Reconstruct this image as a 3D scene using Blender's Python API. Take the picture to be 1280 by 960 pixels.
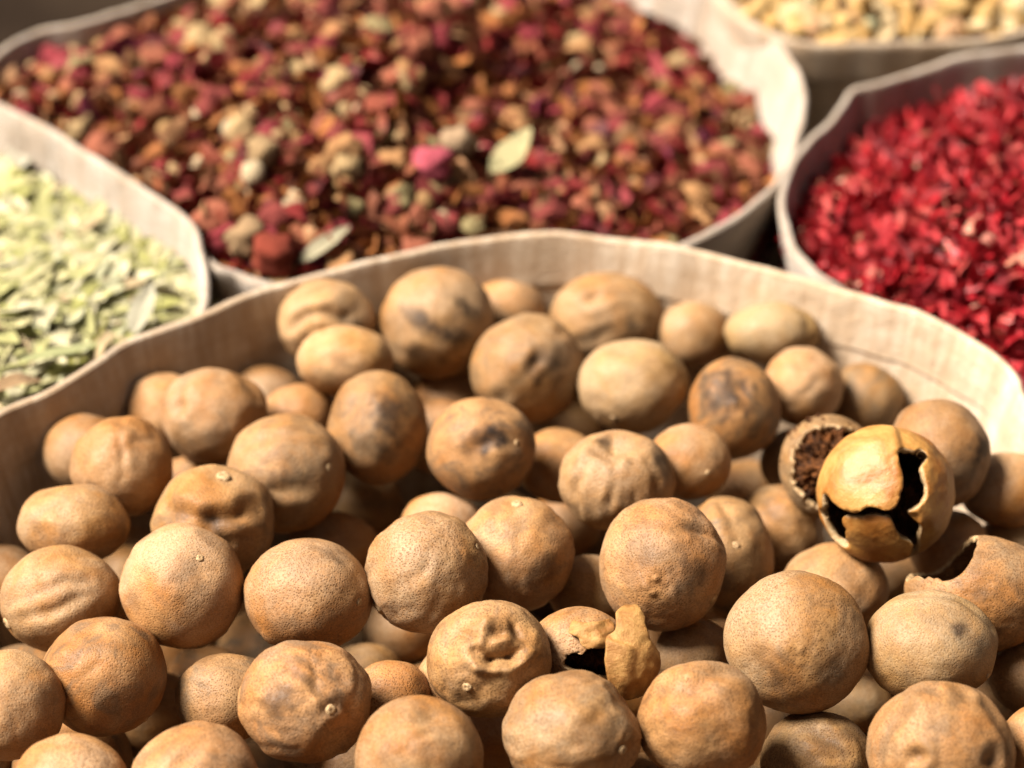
import bpy, bmesh, math, random
import numpy as np
from mathutils import Matrix, Vector

for o in list(bpy.data.objects): bpy.data.objects.remove(o)
scene = bpy.context.scene
COL = scene.collection
random.seed(7)

# ------------------------------------------------------------------ camera, light, exposure
PITCH = math.radians(38.0)
CAM = np.array([0.0, -0.74*math.cos(PITCH), 0.74*math.sin(PITCH)])
FPX = 3200.0                                     # focal length in photograph pixels (1280 wide)
cd = bpy.data.cameras.new('camera'); cam = bpy.data.objects.new('camera', cd); COL.objects.link(cam)
cam.location = CAM; cam.rotation_euler = (math.pi/2-PITCH, 0, 0)
cd.sensor_width = 36; cd.lens = FPX/1280*36; cd.clip_start = 0.02; cd.clip_end = 100
cd.dof.use_dof = True; cd.dof.focus_distance = 0.655; cd.dof.aperture_fstop = 7.0
scene.camera = cam

LDIR = Vector((-0.58, 0.02, 0.80)).normalized()   # towards the sun
world = bpy.data.worlds.new('World'); scene.world = world; world.use_nodes = True
wn = world.node_tree.nodes; wl = world.node_tree.links
sky = wn.new('ShaderNodeTexSky'); sky.sky_type = 'NISHITA'; sky.sun_disc = False
sky.sun_elevation = math.asin(LDIR.z); sky.sun_rotation = math.atan2(LDIR.x, LDIR.y)
sky.dust_density = 4.0; sky.ozone_density = 0.3; sky.air_density = 0.8
bg = wn['Background']; bg.inputs['Strength'].default_value = 0.026
warm = wn.new('ShaderNodeMix'); warm.data_type = 'RGBA'; warm.blend_type = 'MULTIPLY'; warm.inputs['Factor'].default_value = 1.0
warm.inputs['B'].default_value = (1.0, 0.84, 0.64, 1)      # daylight warmed by the market's awnings and walls
wl.new(sky.outputs['Color'], warm.inputs['A']); wl.new(warm.outputs['Result'], bg.inputs['Color'])
sd = bpy.data.lights.new('sun', 'SUN'); sun = bpy.data.objects.new('sun', sd); COL.objects.link(sun)
sd.energy = 5.0; sd.angle = math.radians(25); sd.color = (1.0, 0.915, 0.82)
sun.rotation_euler = LDIR.to_track_quat('Z', 'Y').to_euler()
scene.cycles.diffuse_bounces = 3
scene.view_settings.view_transform = 'Standard'; scene.view_settings.look = 'None'
scene.view_settings.exposure = 1.80; scene.view_settings.gamma = 1.0

# ------------------------------------------------------------------ maths helpers
RIGHT = np.array([1.0, 0, 0]); UP = np.array([0, math.sin(PITCH), math.cos(PITCH)])
BACK = np.array([0, -math.cos(PITCH), math.sin(PITCH)]); FWD = -BACK
RCAM = np.stack([RIGHT, UP, BACK], 1)            # columns: local x, y, z of things that face the viewer
def ray(px, py):
    return FWD + RIGHT*((px-640)/FPX) + UP*((480-py)/FPX)
def on_z(px, py, z=0.0):
    r = ray(px, py); return CAM + r*((z-CAM[2])/r[2])
def at_depth(px, py, d): return CAM + ray(px, py)*d
def project(P):
    q = np.asarray(P) - CAM
    d = q@FWD
    return 640+FPX*(q@RIGHT)/d, 480-FPX*(q@UP)/d, d

_rs = np.random.RandomState(3)
_perm = np.tile(_rs.permutation(256), 3)
_grad = _rs.normal(size=(256, 3)); _grad /= np.linalg.norm(_grad, axis=1)[:, None]
def perlin(p):
    p = np.asarray(p, float); i = np.floor(p).astype(int); f = p-i; i = i & 255
    w = f*f*f*(f*(f*6-15)+10); out = 0
    for a in (0, 1):
        for b in (0, 1):
            for c in (0, 1):
                h = _perm[_perm[_perm[i[..., 0]+a]+i[..., 1]+b]+i[..., 2]+c]
                g = _grad[h]
                v = g[..., 0]*(f[..., 0]-a)+g[..., 1]*(f[..., 1]-b)+g[..., 2]*(f[..., 2]-c)
                out = out + v*(w[..., 0] if a else 1-w[..., 0])*(w[..., 1] if b else 1-w[..., 1])*(w[..., 2] if c else 1-w[..., 2])
    return out*1.5
def smooth(e0, e1, x):
    t = np.clip((x-e0)/(e1-e0), 0, 1); return t*t*(3-2*t)

# ------------------------------------------------------------------ object helpers
def tag(o, label=None, cat=None, group=None, kind=None):
    if label: o['label'] = label
    if cat: o['category'] = cat
    if group: o['group'] = group
    if kind: o['kind'] = kind
    return o
def empty(name, loc, rot=None):
    o = bpy.data.objects.new(name, None); o.location = loc; o.empty_display_size = 0.01
    if rot is not None: o.rotation_euler = rot
    COL.objects.link(o); return o
def link(name, me, parent=None, loc=(0, 0, 0)):
    o = bpy.data.objects.new(name, me); o.location = loc; COL.objects.link(o)
    if parent: o.parent = parent
    return o
def mesh_np(name, V, F, mats, smooth_=True, mi=None, uv=None, tint=None):
    me = bpy.data.meshes.new(name)
    V = np.asarray(V, np.float32); F = np.asarray(F, np.int32); n = F.shape[1]
    me.vertices.add(len(V)); me.vertices.foreach_set('co', V.ravel())
    me.loops.add(F.size); me.loops.foreach_set('vertex_index', F.ravel())
    me.polygons.add(len(F))
    me.polygons.foreach_set('loop_start', np.arange(0, F.size, n, dtype=np.int32))
    me.polygons.foreach_set('loop_total', np.full(len(F), n, np.int32))
    for m in (mats if isinstance(mats, list) else [mats]): me.materials.append(m)
    if mi is not None: me.polygons.foreach_set('material_index', np.asarray(mi, np.int32))
    me.polygons.foreach_set('use_smooth', np.full(len(F), smooth_))
    if uv is not None:
        l = me.uv_layers.new(name='UVMap'); l.data.foreach_set('uv', np.asarray(uv, np.float32)[F.ravel()].ravel())
    if tint is not None:
        a = me.attributes.new('tint', 'FLOAT_COLOR', 'POINT')
        t = np.ones((len(V), 4), np.float32); t[:, :3] = tint; a.data.foreach_set('color', t.ravel())
    me.update(calc_edges=True); me.validate()
    return me
_ico = {}
def ico(level):
    if level not in _ico:
        bm = bmesh.new(); bmesh.ops.create_icosphere(bm, subdivisions=level, radius=1.0)
        V = np.array([v.co[:] for v in bm.verts]); F = np.array([[v.index for v in f.verts] for f in bm.faces])
        bm.free(); V /= np.linalg.norm(V, axis=1)[:, None]; _ico[level] = (V, F)
    return _ico[level]

# ------------------------------------------------------------------ materials
def newmat(name):
    m = bpy.data.materials.new(name); m.use_nodes = True
    nt = m.node_tree; return m, nt, nt.nodes['Principled BSDF']
class NT:
    def __init__(s, nt): s.nt = nt
    def n(s, t, **kw):
        x = s.nt.nodes.new(t)
        for k, v in kw.items(): setattr(x, k, v)
        return x
    def l(s, a, b): s.nt.links.new(a, b)
    def noise(s, vec, scale, detail=4, rough=0.55, dist=0.0):
        x = s.n('ShaderNodeTexNoise'); x.inputs['Scale'].default_value = scale
        x.inputs['Detail'].default_value = detail; x.inputs['Roughness'].default_value = rough
        x.inputs['Distortion'].default_value = dist; s.l(vec, x.inputs['Vector']); return x.outputs['Fac']
    def ramp(s, fac, stops):
        x = s.n('ShaderNodeValToRGB'); e = x.color_ramp.elements
        while len(e) < len(stops): e.new(0.5)
        for k, (p, c) in enumerate(stops):
            e[k].position = p; e[k].color = (c, c, c, 1) if not hasattr(c, '__len__') else (*c, 1)
        s.l(fac, x.inputs['Fac']); return x.outputs['Color']
    def mix(s, fac, a, b, mode='MIX'):
        x = s.n('ShaderNodeMix', data_type='RGBA', blend_type=mode)
        for sock, v in ((x.inputs['Factor'], fac), (x.inputs['A'], a), (x.inputs['B'], b)):
            if hasattr(v, 'links') or hasattr(v, 'is_linked'): s.l(v, sock)
            elif hasattr(v, '__len__'): sock.default_value = (*v, 1)
            else: sock.default_value = v
        return x.outputs['Result']
    def math(s, op, a, b=0.0, clamp=False):
        x = s.n('ShaderNodeMath', operation=op); x.use_clamp = clamp
        for k, v in enumerate((a, b)):
            if hasattr(v, 'is_linked'): s.l(v, x.inputs[k])
            else: x.inputs[k].default_value = v
        return x.outputs[0]
    def bump(s, h, strength, dist, normal=None):
        x = s.n('ShaderNodeBump'); x.inputs['Strength'].default_value = strength
        x.inputs['Distance'].default_value = dist; s.l(h, x.inputs['Height'])
        if normal is not None: s.l(normal, x.inputs['Normal'])
        return x.outputs['Normal']

def rind_material():
    m, nt, bsdf = newmat('dried_lime_rind'); g = NT(nt)
    tc = g.n('ShaderNodeTexCoord'); oi = g.n('ShaderNodeObjectInfo')
    off = g.n('ShaderNodeVectorMath', operation='SCALE'); off.inputs[0].default_value = (3.1, 7.7, 5.3)
    g.l(oi.outputs['Random'], off.inputs['Scale'])
    add = g.n('ShaderNodeVectorMath', operation='ADD'); g.l(tc.outputs['Object'], add.inputs[0]); g.l(off.outputs[0], add.inputs[1])
    V = add.outputs[0]
    sep = g.n('ShaderNodeSeparateColor'); g.l(oi.outputs['Color'], sep.inputs['Color'])
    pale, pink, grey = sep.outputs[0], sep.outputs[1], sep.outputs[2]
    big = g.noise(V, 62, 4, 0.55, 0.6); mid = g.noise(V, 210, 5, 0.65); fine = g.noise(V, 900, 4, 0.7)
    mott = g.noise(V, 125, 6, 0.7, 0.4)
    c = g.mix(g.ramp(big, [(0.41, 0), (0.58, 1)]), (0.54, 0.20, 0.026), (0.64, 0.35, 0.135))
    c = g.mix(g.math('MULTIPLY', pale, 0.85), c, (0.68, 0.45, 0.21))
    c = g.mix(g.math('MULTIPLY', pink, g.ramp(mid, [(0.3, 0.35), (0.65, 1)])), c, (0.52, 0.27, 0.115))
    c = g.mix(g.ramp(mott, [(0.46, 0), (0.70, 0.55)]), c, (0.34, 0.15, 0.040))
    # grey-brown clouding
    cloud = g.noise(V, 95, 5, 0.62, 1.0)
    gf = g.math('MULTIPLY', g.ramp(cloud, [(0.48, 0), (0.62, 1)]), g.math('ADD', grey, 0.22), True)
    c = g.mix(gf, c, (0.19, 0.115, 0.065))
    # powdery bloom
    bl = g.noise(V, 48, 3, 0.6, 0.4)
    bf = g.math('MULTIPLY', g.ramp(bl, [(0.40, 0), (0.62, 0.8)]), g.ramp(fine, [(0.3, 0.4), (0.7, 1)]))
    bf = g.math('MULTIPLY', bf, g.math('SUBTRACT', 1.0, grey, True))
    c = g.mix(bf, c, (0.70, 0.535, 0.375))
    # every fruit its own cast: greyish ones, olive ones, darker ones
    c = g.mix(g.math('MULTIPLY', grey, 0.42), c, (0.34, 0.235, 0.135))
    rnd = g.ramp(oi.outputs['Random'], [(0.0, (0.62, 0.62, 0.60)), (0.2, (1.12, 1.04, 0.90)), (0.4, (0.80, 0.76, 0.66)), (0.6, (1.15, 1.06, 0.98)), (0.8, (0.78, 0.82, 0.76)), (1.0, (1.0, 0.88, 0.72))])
    c = g.mix(1.0, c, rnd, 'MULTIPLY')
    # built stains
    st = g.n('ShaderNodeAttribute', attribute_name='stain')
    sf = g.math('MULTIPLY', st.outputs['Fac'], g.ramp(mid, [(0.30, 0.7), (0.58, 1)]), True)
    c = g.mix(sf, c, (0.035, 0.022, 0.015))
    # oil-gland pores
    vor = g.n('ShaderNodeTexVoronoi'); vor.inputs['Scale'].default_value = 1550; g.l(V, vor.inputs['Vector'])
    pm = g.ramp(vor.outputs['Distance'], [(0.12, 0.85), (0.55, 0)])
    pa = g.ramp(g.noise(V, 110, 4, 0.6, 0.3), [(0.34, 0.35), (0.60, 1.0)])
    pf = g.math('MULTIPLY', g.math('MULTIPLY', pm, pa), oi.outputs['Alpha'])
    c = g.mix(pf, c, (0.20, 0.092, 0.032))
    fl = g.ramp(g.noise(V, 2600, 2, 0.6), [(0.35, 0.385), (0.7, 0.585)])
    c = g.mix(1.0, c, fl, 'MULTIPLY')
    g.l(c, bsdf.inputs['Base Color'])
    bsdf.inputs['Roughness'].default_value = 0.56
    g.l(g.ramp(fine, [(0.3, 0.44), (0.7, 0.66)]), bsdf.inputs['Roughness'])
    bsdf.inputs['Specular IOR Level'].default_value = 0.18
    nrm = g.bump(mid, 0.20, 0.0008)
    nrm = g.bump(fine, 0.3, 0.0004, nrm)
    nrm = g.bump(g.ramp(vor.outputs['Distance'], [(0.1, 0), (0.5, 1)]), 0.5, 0.00016, nrm)
    g.l(nrm, bsdf.inputs['Normal'])
    return m
RIND = rind_material()

def simple_noise_mat(name, ca, cb, scale, rough=0.6, bumpd=0.0006, bscale=None, spec=0.4, lo=0.38, hi=0.64):
    m, nt, bsdf = newmat(name); g = NT(nt); tc = g.n('ShaderNodeTexCoord'); V = tc.outputs['Object']
    n1 = g.noise(V, scale, 6, 0.65, 0.5)
    g.l(g.mix(g.ramp(n1, [(lo, 0), (hi, 1)]), ca, cb), bsdf.inputs['Base Color'])
    bsdf.inputs['Roughness'].default_value = rough; bsdf.inputs['Specular IOR Level'].default_value = spec
    g.l(g.bump(g.noise(V, bscale or scale*3, 5, 0.7), 0.8, bumpd), bsdf.inputs['Normal'])
    return m
STEM = simple_noise_mat('stem_scar_cream', (0.25, 0.145, 0.06), (0.38, 0.27, 0.145), 900, 0.7, 0.0003)
PULP = simple_noise_mat('dry_dark_pulp', (0.016, 0.006, 0.002), (0.13, 0.045, 0.011), 260, 0.7, 0.002, 500, 0.12)
INNER = simple_noise_mat('inner_rind_brown', (0.07, 0.028, 0.008), (0.21, 0.10, 0.033), 320, 0.5, 0.0008)
TORN = simple_noise_mat('torn_rind_edge', (0.27, 0.155, 0.06), (0.42, 0.30, 0.16), 600, 0.6, 0.0005)
GOLD = simple_noise_mat('smooth_golden_rind', (0.21, 0.074, 0.008), (0.33, 0.175, 0.044), 85, 0.55, 0.0005, 300, 0.5)

PEEL = simple_noise_mat('dry_golden_peel', (0.19, 0.08, 0.016), (0.31, 0.17, 0.05), 230, 0.6, 0.0004, 1400, 0.35)

def cloth_material(name, ca, cb, dirt, seed, lum=1.0):
    m, nt, bsdf = newmat(name); g = NT(nt)
    uv = g.n('ShaderNodeUVMap'); uv.uv_map = 'UVMap'
    mp = g.n('ShaderNodeMapping'); mp.inputs['Location'].default_value = (seed, seed*0.7, 0); g.l(uv.outputs[0], mp.inputs['Vector'])
    U = mp.outputs[0]
    def wave(direction, scale, dist):
        w = g.n('ShaderNodeTexWave', wave_type='BANDS', bands_direction=direction)
        w.inputs['Scale'].default_value = scale; w.inputs['Distortion'].default_value = dist
        w.inputs['Detail'].default_value = 2; w.inputs['Detail Scale'].default_value = 0.4
        g.l(U, w.inputs['Vector']); return w.outputs['Fac']
    wx, wy = wave('X', 330, 1.4), wave('Y', 330, 1.4)
    weave = g.math('MAXIMUM', wx, wy)
    def stretched(sx, sy, sc):
        q = g.n('ShaderNodeMapping'); q.inputs['Scale'].default_value = (sx, sy, 1); g.l(U, q.inputs['Vector'])
        return g.noise(q.outputs[0], sc, 4, 0.6)
    warp = stretched(1, 0.09, 150); weft = stretched(0.06, 1, 190); slub = stretched(1, 0.25, 620)
    blot = g.noise(U, 22, 5, 0.6, 0.6)
    c = g.mix(g.ramp(blot, [(0.34, 0), (0.66, 1)]), ca, cb)
    c = g.mix(g.ramp(warp, [(0.40, 0.6), (0.60, 0)]), c, dirt)
    c = g.mix(g.ramp(weft, [(0.42, 0.30), (0.60, 0)]), c, dirt)
    c = g.mix(g.ramp(slub, [(0.40, 0.25), (0.60, 0)]), c, dirt)
    st = g.ramp(g.noise(U, 55, 6, 0.7, 0.8), [(0.56, 0), (0.74, 0.6)])
    c = g.mix(st, c, dirt)
    c = g.mix(g.ramp(weave, [(0.0, 0.35), (0.6, 0.0)]), c, dirt)
    c = g.mix(1.0, c, (0.56*lum, 0.56*lum, 0.56*lum), 'MULTIPLY')
    g.l(c, bsdf.inputs['Base Color']); bsdf.inputs['Roughness'].default_value = 0.9
    bsdf.inputs['Specular IOR Level'].default_value = 0.15
    bsdf.inputs['Sheen Weight'].default_value = 0.15
    nrm = g.bump(weave, 0.55, 0.0004); nrm = g.bump(slub, 0.4, 0.0006, nrm)
    g.l(g.bump(g.noise(U, 45, 4, 0.6), 0.5, 0.004, nrm), bsdf.inputs['Normal'])
    return m
def tint_material(name, rough=0.65, trans=0.0, bscale=700, spec=0.2, gain=1.0):
    m, nt, bsdf = newmat(name); g = NT(nt)
    at = g.n('ShaderNodeAttribute', attribute_name='tint'); tc = g.n('ShaderNodeTexCoord')
    n1 = g.noise(tc.outputs['Object'], bscale, 4, 0.65)
    c = g.mix(1.0, at.outputs['Color'], g.ramp(n1, [(0.3, 0.33*gain), (0.68, 0.77*gain)]), 'MULTIPLY')
    g.l(c, bsdf.inputs['Base Color']); bsdf.inputs['Roughness'].default_value = rough
    bsdf.inputs['Specular IOR Level'].default_value = spec
    g.l(g.bump(n1, 0.5, 0.0006), bsdf.inputs['Normal'])
    if trans:
        tr = g.n('ShaderNodeBsdfTranslucent'); g.l(c, tr.inputs['Color'])
        mx = g.n('ShaderNodeMixShader'); mx.inputs[0].default_value = trans
        g.l(bsdf.outputs[0], mx.inputs[1]); g.l(tr.outputs[0], mx.inputs[2])
        g.l(mx.outputs[0], nt.nodes['Material Output'].inputs['Surface'])
    return m

# ------------------------------------------------------------------ ground
GZ = -0.34
gm = simple_noise_mat('worn_dark_paving', (0.010, 0.006, 0.0035), (0.020, 0.013, 0.008), 9, 0.9, 0.004, 60, 0.05)
V = np.array([[x, y, GZ+0.0] for y in np.linspace(-3, 9, 25) for x in np.linspace(-6, 6, 25)])
F = [[j*25+i, j*25+i+1, (j+1)*25+i+1, (j+1)*25+i] for j in range(24) for i in range(24)]
tag(link('ground', mesh_np('ground', V, F, gm)), kind='structure')

# ------------------------------------------------------------------ sacks
def catmull(P, n):
    P = np.asarray(P); m = len(P); seg = []
    for i in range(m):
        p0, p1, p2, p3 = P[i-1], P[i], P[(i+1) % m], P[(i+2) % m]
        # centripetal-ish: plain uniform with chord-proportional sample count
        t = np.linspace(0, 1, 40, endpoint=False)[:, None]
        seg.append(0.5*((2*p1)+(-p0+p2)*t+(2*p0-5*p1+4*p2-p3)*t*t+(-p0+3*p1-3*p2+p3)*t**3))
    S = np.concatenate(seg); S2 = np.vstack([S, S[:1]])
    L = np.concatenate([[0], np.cumsum(np.linalg.norm(np.diff(S2, axis=0), axis=1))])
    q = np.linspace(0, L[-1], n, endpoint=False)
    return np.stack([np.interp(q, L, S2[:, k]) for k in range(3)], 1), L[-1]

def ring_sheet(rim, per, depths, disp, half, mat, name, zoff=0.0):
    """double-walled closed band of cloth following the rim, with a rounded top edge"""
    n = len(rim); t = np.roll(rim, -1, 0)-np.roll(rim, 1, 0); t[:, 2] = 0
    t /= np.linalg.norm(t, axis=1)[:, None]
    nrm = np.stack([t[:, 1], -t[:, 0], 0*t[:, 0]], 1)
    c = rim.mean(0)
    if ((rim-c)*nrm).sum() < 0: nrm = -nrm
    prof = []                                     # (depth, offset from the cloth's middle)
    for d in depths[::-1]: prof.append((d, -half))
    for a in (0.25, 0.5, 0.75): prof.append((depths[0]-half*math.sin(math.pi*a), -half*math.cos(math.pi*a)))
    for d in depths: prof.append((d, half))
    prof.append((depths[-1], -half))
    V = []; UV = []
    arc = np.linspace(0, per, n, endpoint=False)
    for d, o in prof:
        V.append(rim - np.array([0, 0, 1.0])*d + nrm*(o+disp(rim, max(d, 0))[:, None]))
        UV.append(np.stack([arc, np.full(n, -d+(0.5 if o > 0 else 0))], 1))
    m = len(prof); V = np.concatenate(V); UV = np.concatenate(UV)
    i = np.arange(n); j = (i+1) % n; F = []
    for k in range(m-1): F.append(np.stack([k*n+i, k*n+j, (k+1)*n+j, (k+1)*n+i], 1))
    return mesh_np(name, V, np.concatenate(F), mat, uv=UV)

def make_sack(pix, label, mat, seed, z=0.0, raw=None, lean=0.0, hem=0.016):
    P = [on_z(p[0], p[1], z+(p[2] if len(p) > 2 else 0)) if p[0] is not None else None for p in pix]
    if raw: P += [np.array(r) for r in raw]
    rim, per = catmull(P, 420)
    rim = rim + np.stack([0*rim[:, 0], 0*rim[:, 0], 0.0016*perlin(rim*38+seed)+0.0004*perlin(rim*120+seed)], 1)
    cen = rim.mean(0)
    root = empty('cloth_sack', (cen[0], cen[1], GZ)); tag(root, label, 'sack', 'open cloth sacks of dried goods')
    shift = -np.array([cen[0], cen[1], GZ])
    def disp(r, d):
        q = r.copy(); q[:, 2] = -d
        a = 0.0008+0.05*min(d, 0.06)
        w = perlin(q*np.array([32, 32, 9])+seed)*a*1.3 + perlin(q*np.array([75, 75, 22])+seed+9)*a*0.8
        return w - 0.10*min(d, 0.06)*(1+lean) + 0.02*smooth(0.06, 0.25, d)
    dep = [0.004, 0.010, 0.016, 0.022, 0.029, 0.037, 0.046, 0.056, 0.068, 0.082, 0.10, 0.13, 0.17, 0.22, 0.28, 0.335]
    loc = rim+shift
    link('cloth_wall', ring_sheet(loc, per, dep, lambda r, d: disp(r-shift, d), 0.0007, mat, 'cloth_wall'), root)
    hd = list(np.linspace(0.0, hem, 6))
    link('hem', ring_sheet(loc, per, hd, lambda r, d: disp(r-shift, d), 0.0013, mat, 'hem'), root)
    return rim

cl_lime = cloth_material('cream_sack_cloth', (0.66, 0.52, 0.365), (0.80, 0.69, 0.55), (0.44, 0.29, 0.16), 0.0, 1.18)
cl_white = cloth_material('white_sack_cloth', (0.66, 0.56, 0.455), (0.78, 0.71, 0.62), (0.45, 0.33, 0.22), 3.0, 0.97)

lime_rim = make_sack([(-60, 585), (0, 521), (62, 492), (120, 458), (163, 427), (259, 395), (345, 361), (440, 335), (560, 306), (640, 298), (760, 300),
                      (860, 315), (960, 340), (1040, 361), (1140, 394), (1220, 430), (1268, 475), (1310, 525)],
                     'cream cloth sack in front, open and full of dried limes', cl_lime, 1.0, lean=1.0,
                     raw=[(0.202, -0.075, 0), (0.214, -0.13, 0), (0.20, -0.21, 0), (0.15, -0.28, 0), (0.06, -0.325, 0), (-0.04, -0.325, 0), (-0.13, -0.285, 0), (-0.19, -0.21, 0), (-0.205, -0.13, 0), (-0.19, -0.07, 0)])
leaf_rim = make_sack([(-90, 90), (0, 131), (72, 171), (139, 214), (201, 253), (236, 280), (250, 318), (259, 365), (254, 392), (225, 425, -.008), (160, 452, -.012), (110, 484, -.012), (50, 516, -.012), (-60, 570, -.012),
                      (-180, 540), (-300, 500), (-380, 400), (-360, 250), (-220, 130)],
                     'pale cloth sack at the left edge, full of dry green leaves', cl_white, 12.0, z=-0.004)
rose_rim = make_sack([(880, -12), (945, 32), (990, 80), (1004, 130), (992, 190), (960, 245), (905, 283), (830, 318, -.004), (760, 330, -.012), (640, 332, -.014), (520, 345, -.014), (430, 368, -.012), (372, 372, -.006), (345, 358), (300, 342), (265, 332),
                      (234, 302, -.012), (130, 232, -.012), (50, 187, -.012), (-40, 142, -.010), (-45, 120, -.004), (-20, 88), (40, 45), (100, 33), (150, 17), (205, -4), (320, -50), (500, -75), (700, -70)],
                     'large whitish cloth sack behind the limes, heaped with dried rose petals', cl_white, 21.0, z=-0.006, lean=1.5)
red_rim = make_sack([(1074, 115), (1060, 124), (1030, 163), (992, 205), (977, 250), (986, 300), (1018, 342), (1050, 362, -.001), (1110, 402, -.010), (1200, 442, -.014), (1270, 490, -.016), (1340, 540, -.016), (1450, 540, -.006), (1580, 420), (1640, 300), (1600, 160),
                     (1480, 60), (1380, 48), (1280, 62), (1190, 78), (1110, 104), (1086, 112)],
                    'cloth sack at the right edge, filled with crimson dried hibiscus', cl_white, 33.0, z=-0.006, lean=0.5)
gold_rim = make_sack([(885, -25), (930, 28), (1000, 52), (1100, 56), (1200, 52), (1280, 40), (1380, 10), (1440, -60), (1420, -170), (1300, -260), (1100, -280), (940, -220), (870, -110)],
                     'cloth sack in the top right corner holding golden dried blossoms', cl_lime, 44.0, z=-0.004)

# ------------------------------------------------------------------ limes: u right, v up on the side facing the viewer
# id: (cx, cy, rx, ry, layer, tone(pale,pink,grey), features, label)
L = []
def lime(cx, cy, rx, ry, lay, tone, feats, label, lvl=None): L.append(dict(c=(cx, cy), r=(rx, ry), lay=lay, tone=tone, f=feats, label=label, lvl=lvl))
# left block
lime(152,584,65,65,0,(.1,.5,.2),[('nub',-.42,-.50,1.2),('dent',-.42,-.5,.22,.05),('fold',.05,.9,.15,-.2,.10,.05),('stain',-.45,-.5,.25,.6),('ribs',-.4,-.5,5,.03)],'brown lime at left, its pale scar ringed by a dark spot')
lime(108,567,54,50,1,(.2,.6,.1),[],'pinkish lime half hidden by the dark ringed one, against left cloth wall')
lime(92,655,71,51,0,(.35,.2,.15),[('fold',-.3,.7,.2,-.2,.12,.03)],'smooth tan lime below the dark ringed one at left')
lime(268,652,79,72,0,(.25,.1,.45),[('nub',.20,.84,1.7),('fold',-.75,.30,.0,.05,.13,.10),('fold',.0,.05,.75,.25,.14,.09),('fold',.1,.1,.25,-.55,.14,.07),('stain',.2,-.1,.32,.45),('stain',-.5,.1,.3,.3),('bump',-.2,.4,.3,.05)],'lime topped by a round cream stem button with dark creases under it')
lime(229,733,78,79,0,(.25,.45,.05),[('nub',.38,.52,.55),('bump',.62,.02,.05,.02),('dent',.35,.55,.28,.05),('facet',-.9,.3,.93)],'large smooth tan lime with a small pale scar upper right, left front')
lime(76,749,77,67,0,(.15,.25,.1),[('nub',-.82,-.45,1.5),('fold',-.65,.05,.55,.45,.10,.07),('fold',-.5,-.3,.45,.1,.11,.055),('ribs',-.86,-.45,7,.03)],'grooved orange-brown lime by the left edge with a stem button at its lower left')
lime(129,845,79,76,0,(.0,.25,.6),[('dent',-.1,.80,.30,.09),('fold',-.2,.05,.15,.3,.05,.02),('fold',-.9,.4,-.3,.6,.08,.04),('facet',-.8,.55,.90),('nub',.75,-.72,.5)],'dull greyish brown lime with a shallow hollow on top, lower left')
lime(12,882,70,70,0,(.2,.2,.2),[('bump',.1,.94,.12,.04)],'tan lime cut off by the left edge of the photo, lowest but one there')
lime(89,988,74,71,0,(.35,.3,.1),[('nub',.85,.40,.5)],'pale lime cut off by the bottom edge, leftmost one there')
lime(244,987,83,84,0,(.15,.55,.35),[('stain',.75,.25,.25,.5),('bump',.6,.3,.1,.03),('fold',-.3,.3,.2,.8,.12,.03)],'pinkish speckled lime cut off by the bottom edge, grey patch on its right')
lime(382,876,85,78,0,(.1,.35,.55),[('nub',.43,-.02,.85),('streak',-.2,.60,.45,.15,.09,.75),('fold',.0,.75,.65,.35,.09,.04),('stain',-.35,.15,.26,.55),('dent',.62,.48,.14,.05),('dent',.45,.70,.12,.05),('fold',.45,.15,.80,-.2,.12,.04),('bump',.2,.15,.06,.02),('bump',.62,-.82,.08,.03)],'strongly pored lime with grey streaks and a crusty scar right of its middle',6)
lime(386,745,81,72,0,(.15,.45,.25),[('nub',.82,-.05,.6),('dent',-.6,-.85,.2,.06),('bump',-.55,-.72,.15,.05),('bump',.15,.3,.5,.03),('fold',.2,.9,.8,.3,.1,.03),('stain',.55,.7,.2,.4)],'wide lime with a dimple at its right edge, above the streaked pored one')
lime(358,592,75,75,0,(.15,.45,.35),[('nub',.74,.14,.6),('streak',-.6,-.05,.55,.05,.11,.6),('fold',-.7,.5,.6,.45,.12,.045),('fold',-.8,-.15,.5,-.2,.12,.05)],'tan lime with darker bands across and a small scar on its right')
lime(268,520,68,60,0,(.0,.75,.2),[('dent',-.62,.22,.15,.12),('fold',-.62,.22,-.4,.9,.16,.08),('fold',.5,.9,.8,.4,.15,.06),('stain',.2,-.5,.3,.3)],'brown two-lobed lime with a deep dimple, near the left rear of the sack')
lime(206,499,34,34,1,(.1,.6,.1),[],'small brown lime poking out left of the two-lobed one')
lime(334,487,33,30,1,(.2,.6,.1),[],'dim blurry lime at the rear left, just right of the two-lobed one')
lime(374,512,46,34,1,(.2,.75,.0),[('ribs',-.9,0,4,.03)],'small pinkish flattened lime right of the two-lobed one')
lime(235,596,30,27,1,(.2,.6,.1),[],'sliver of lime between the dark ringed one and the stem button one')
lime(182,664,27,25,2,(.1,.3,.1),[],'shaded lime sliver below the dark ringed one on the left')
lime(158,706,29,26,2,(.1,.5,.1),[],'small shaded piece of lime left of the large smooth tan one')
lime(417,682,58,43,1,(.2,.6,.2),[('fold',-.8,.3,.7,.5,.15,.04)],'half covered lime behind the wide dimpled one')
lime(258,834,34,30,2,(.1,.2,.7),[],'shaded dull lime squeezed between three limes, lower left')
lime(284,872,67,56,1,(.0,.8,.7),[],'reddish brown lime in the shade behind the strongly pored one')
lime(192,887,45,52,2,(.0,.5,.3),[],'dark lime in shade right of the dull hollow-topped one')
lime(4,707,29,27,1,(.0,.7,.0),[],'small reddish lime at the left edge above the grooved one')
lime(452,632,52,48,2,(.0,.2,.6),[],'dark greyish lime deep in the gap left of centre')
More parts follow.
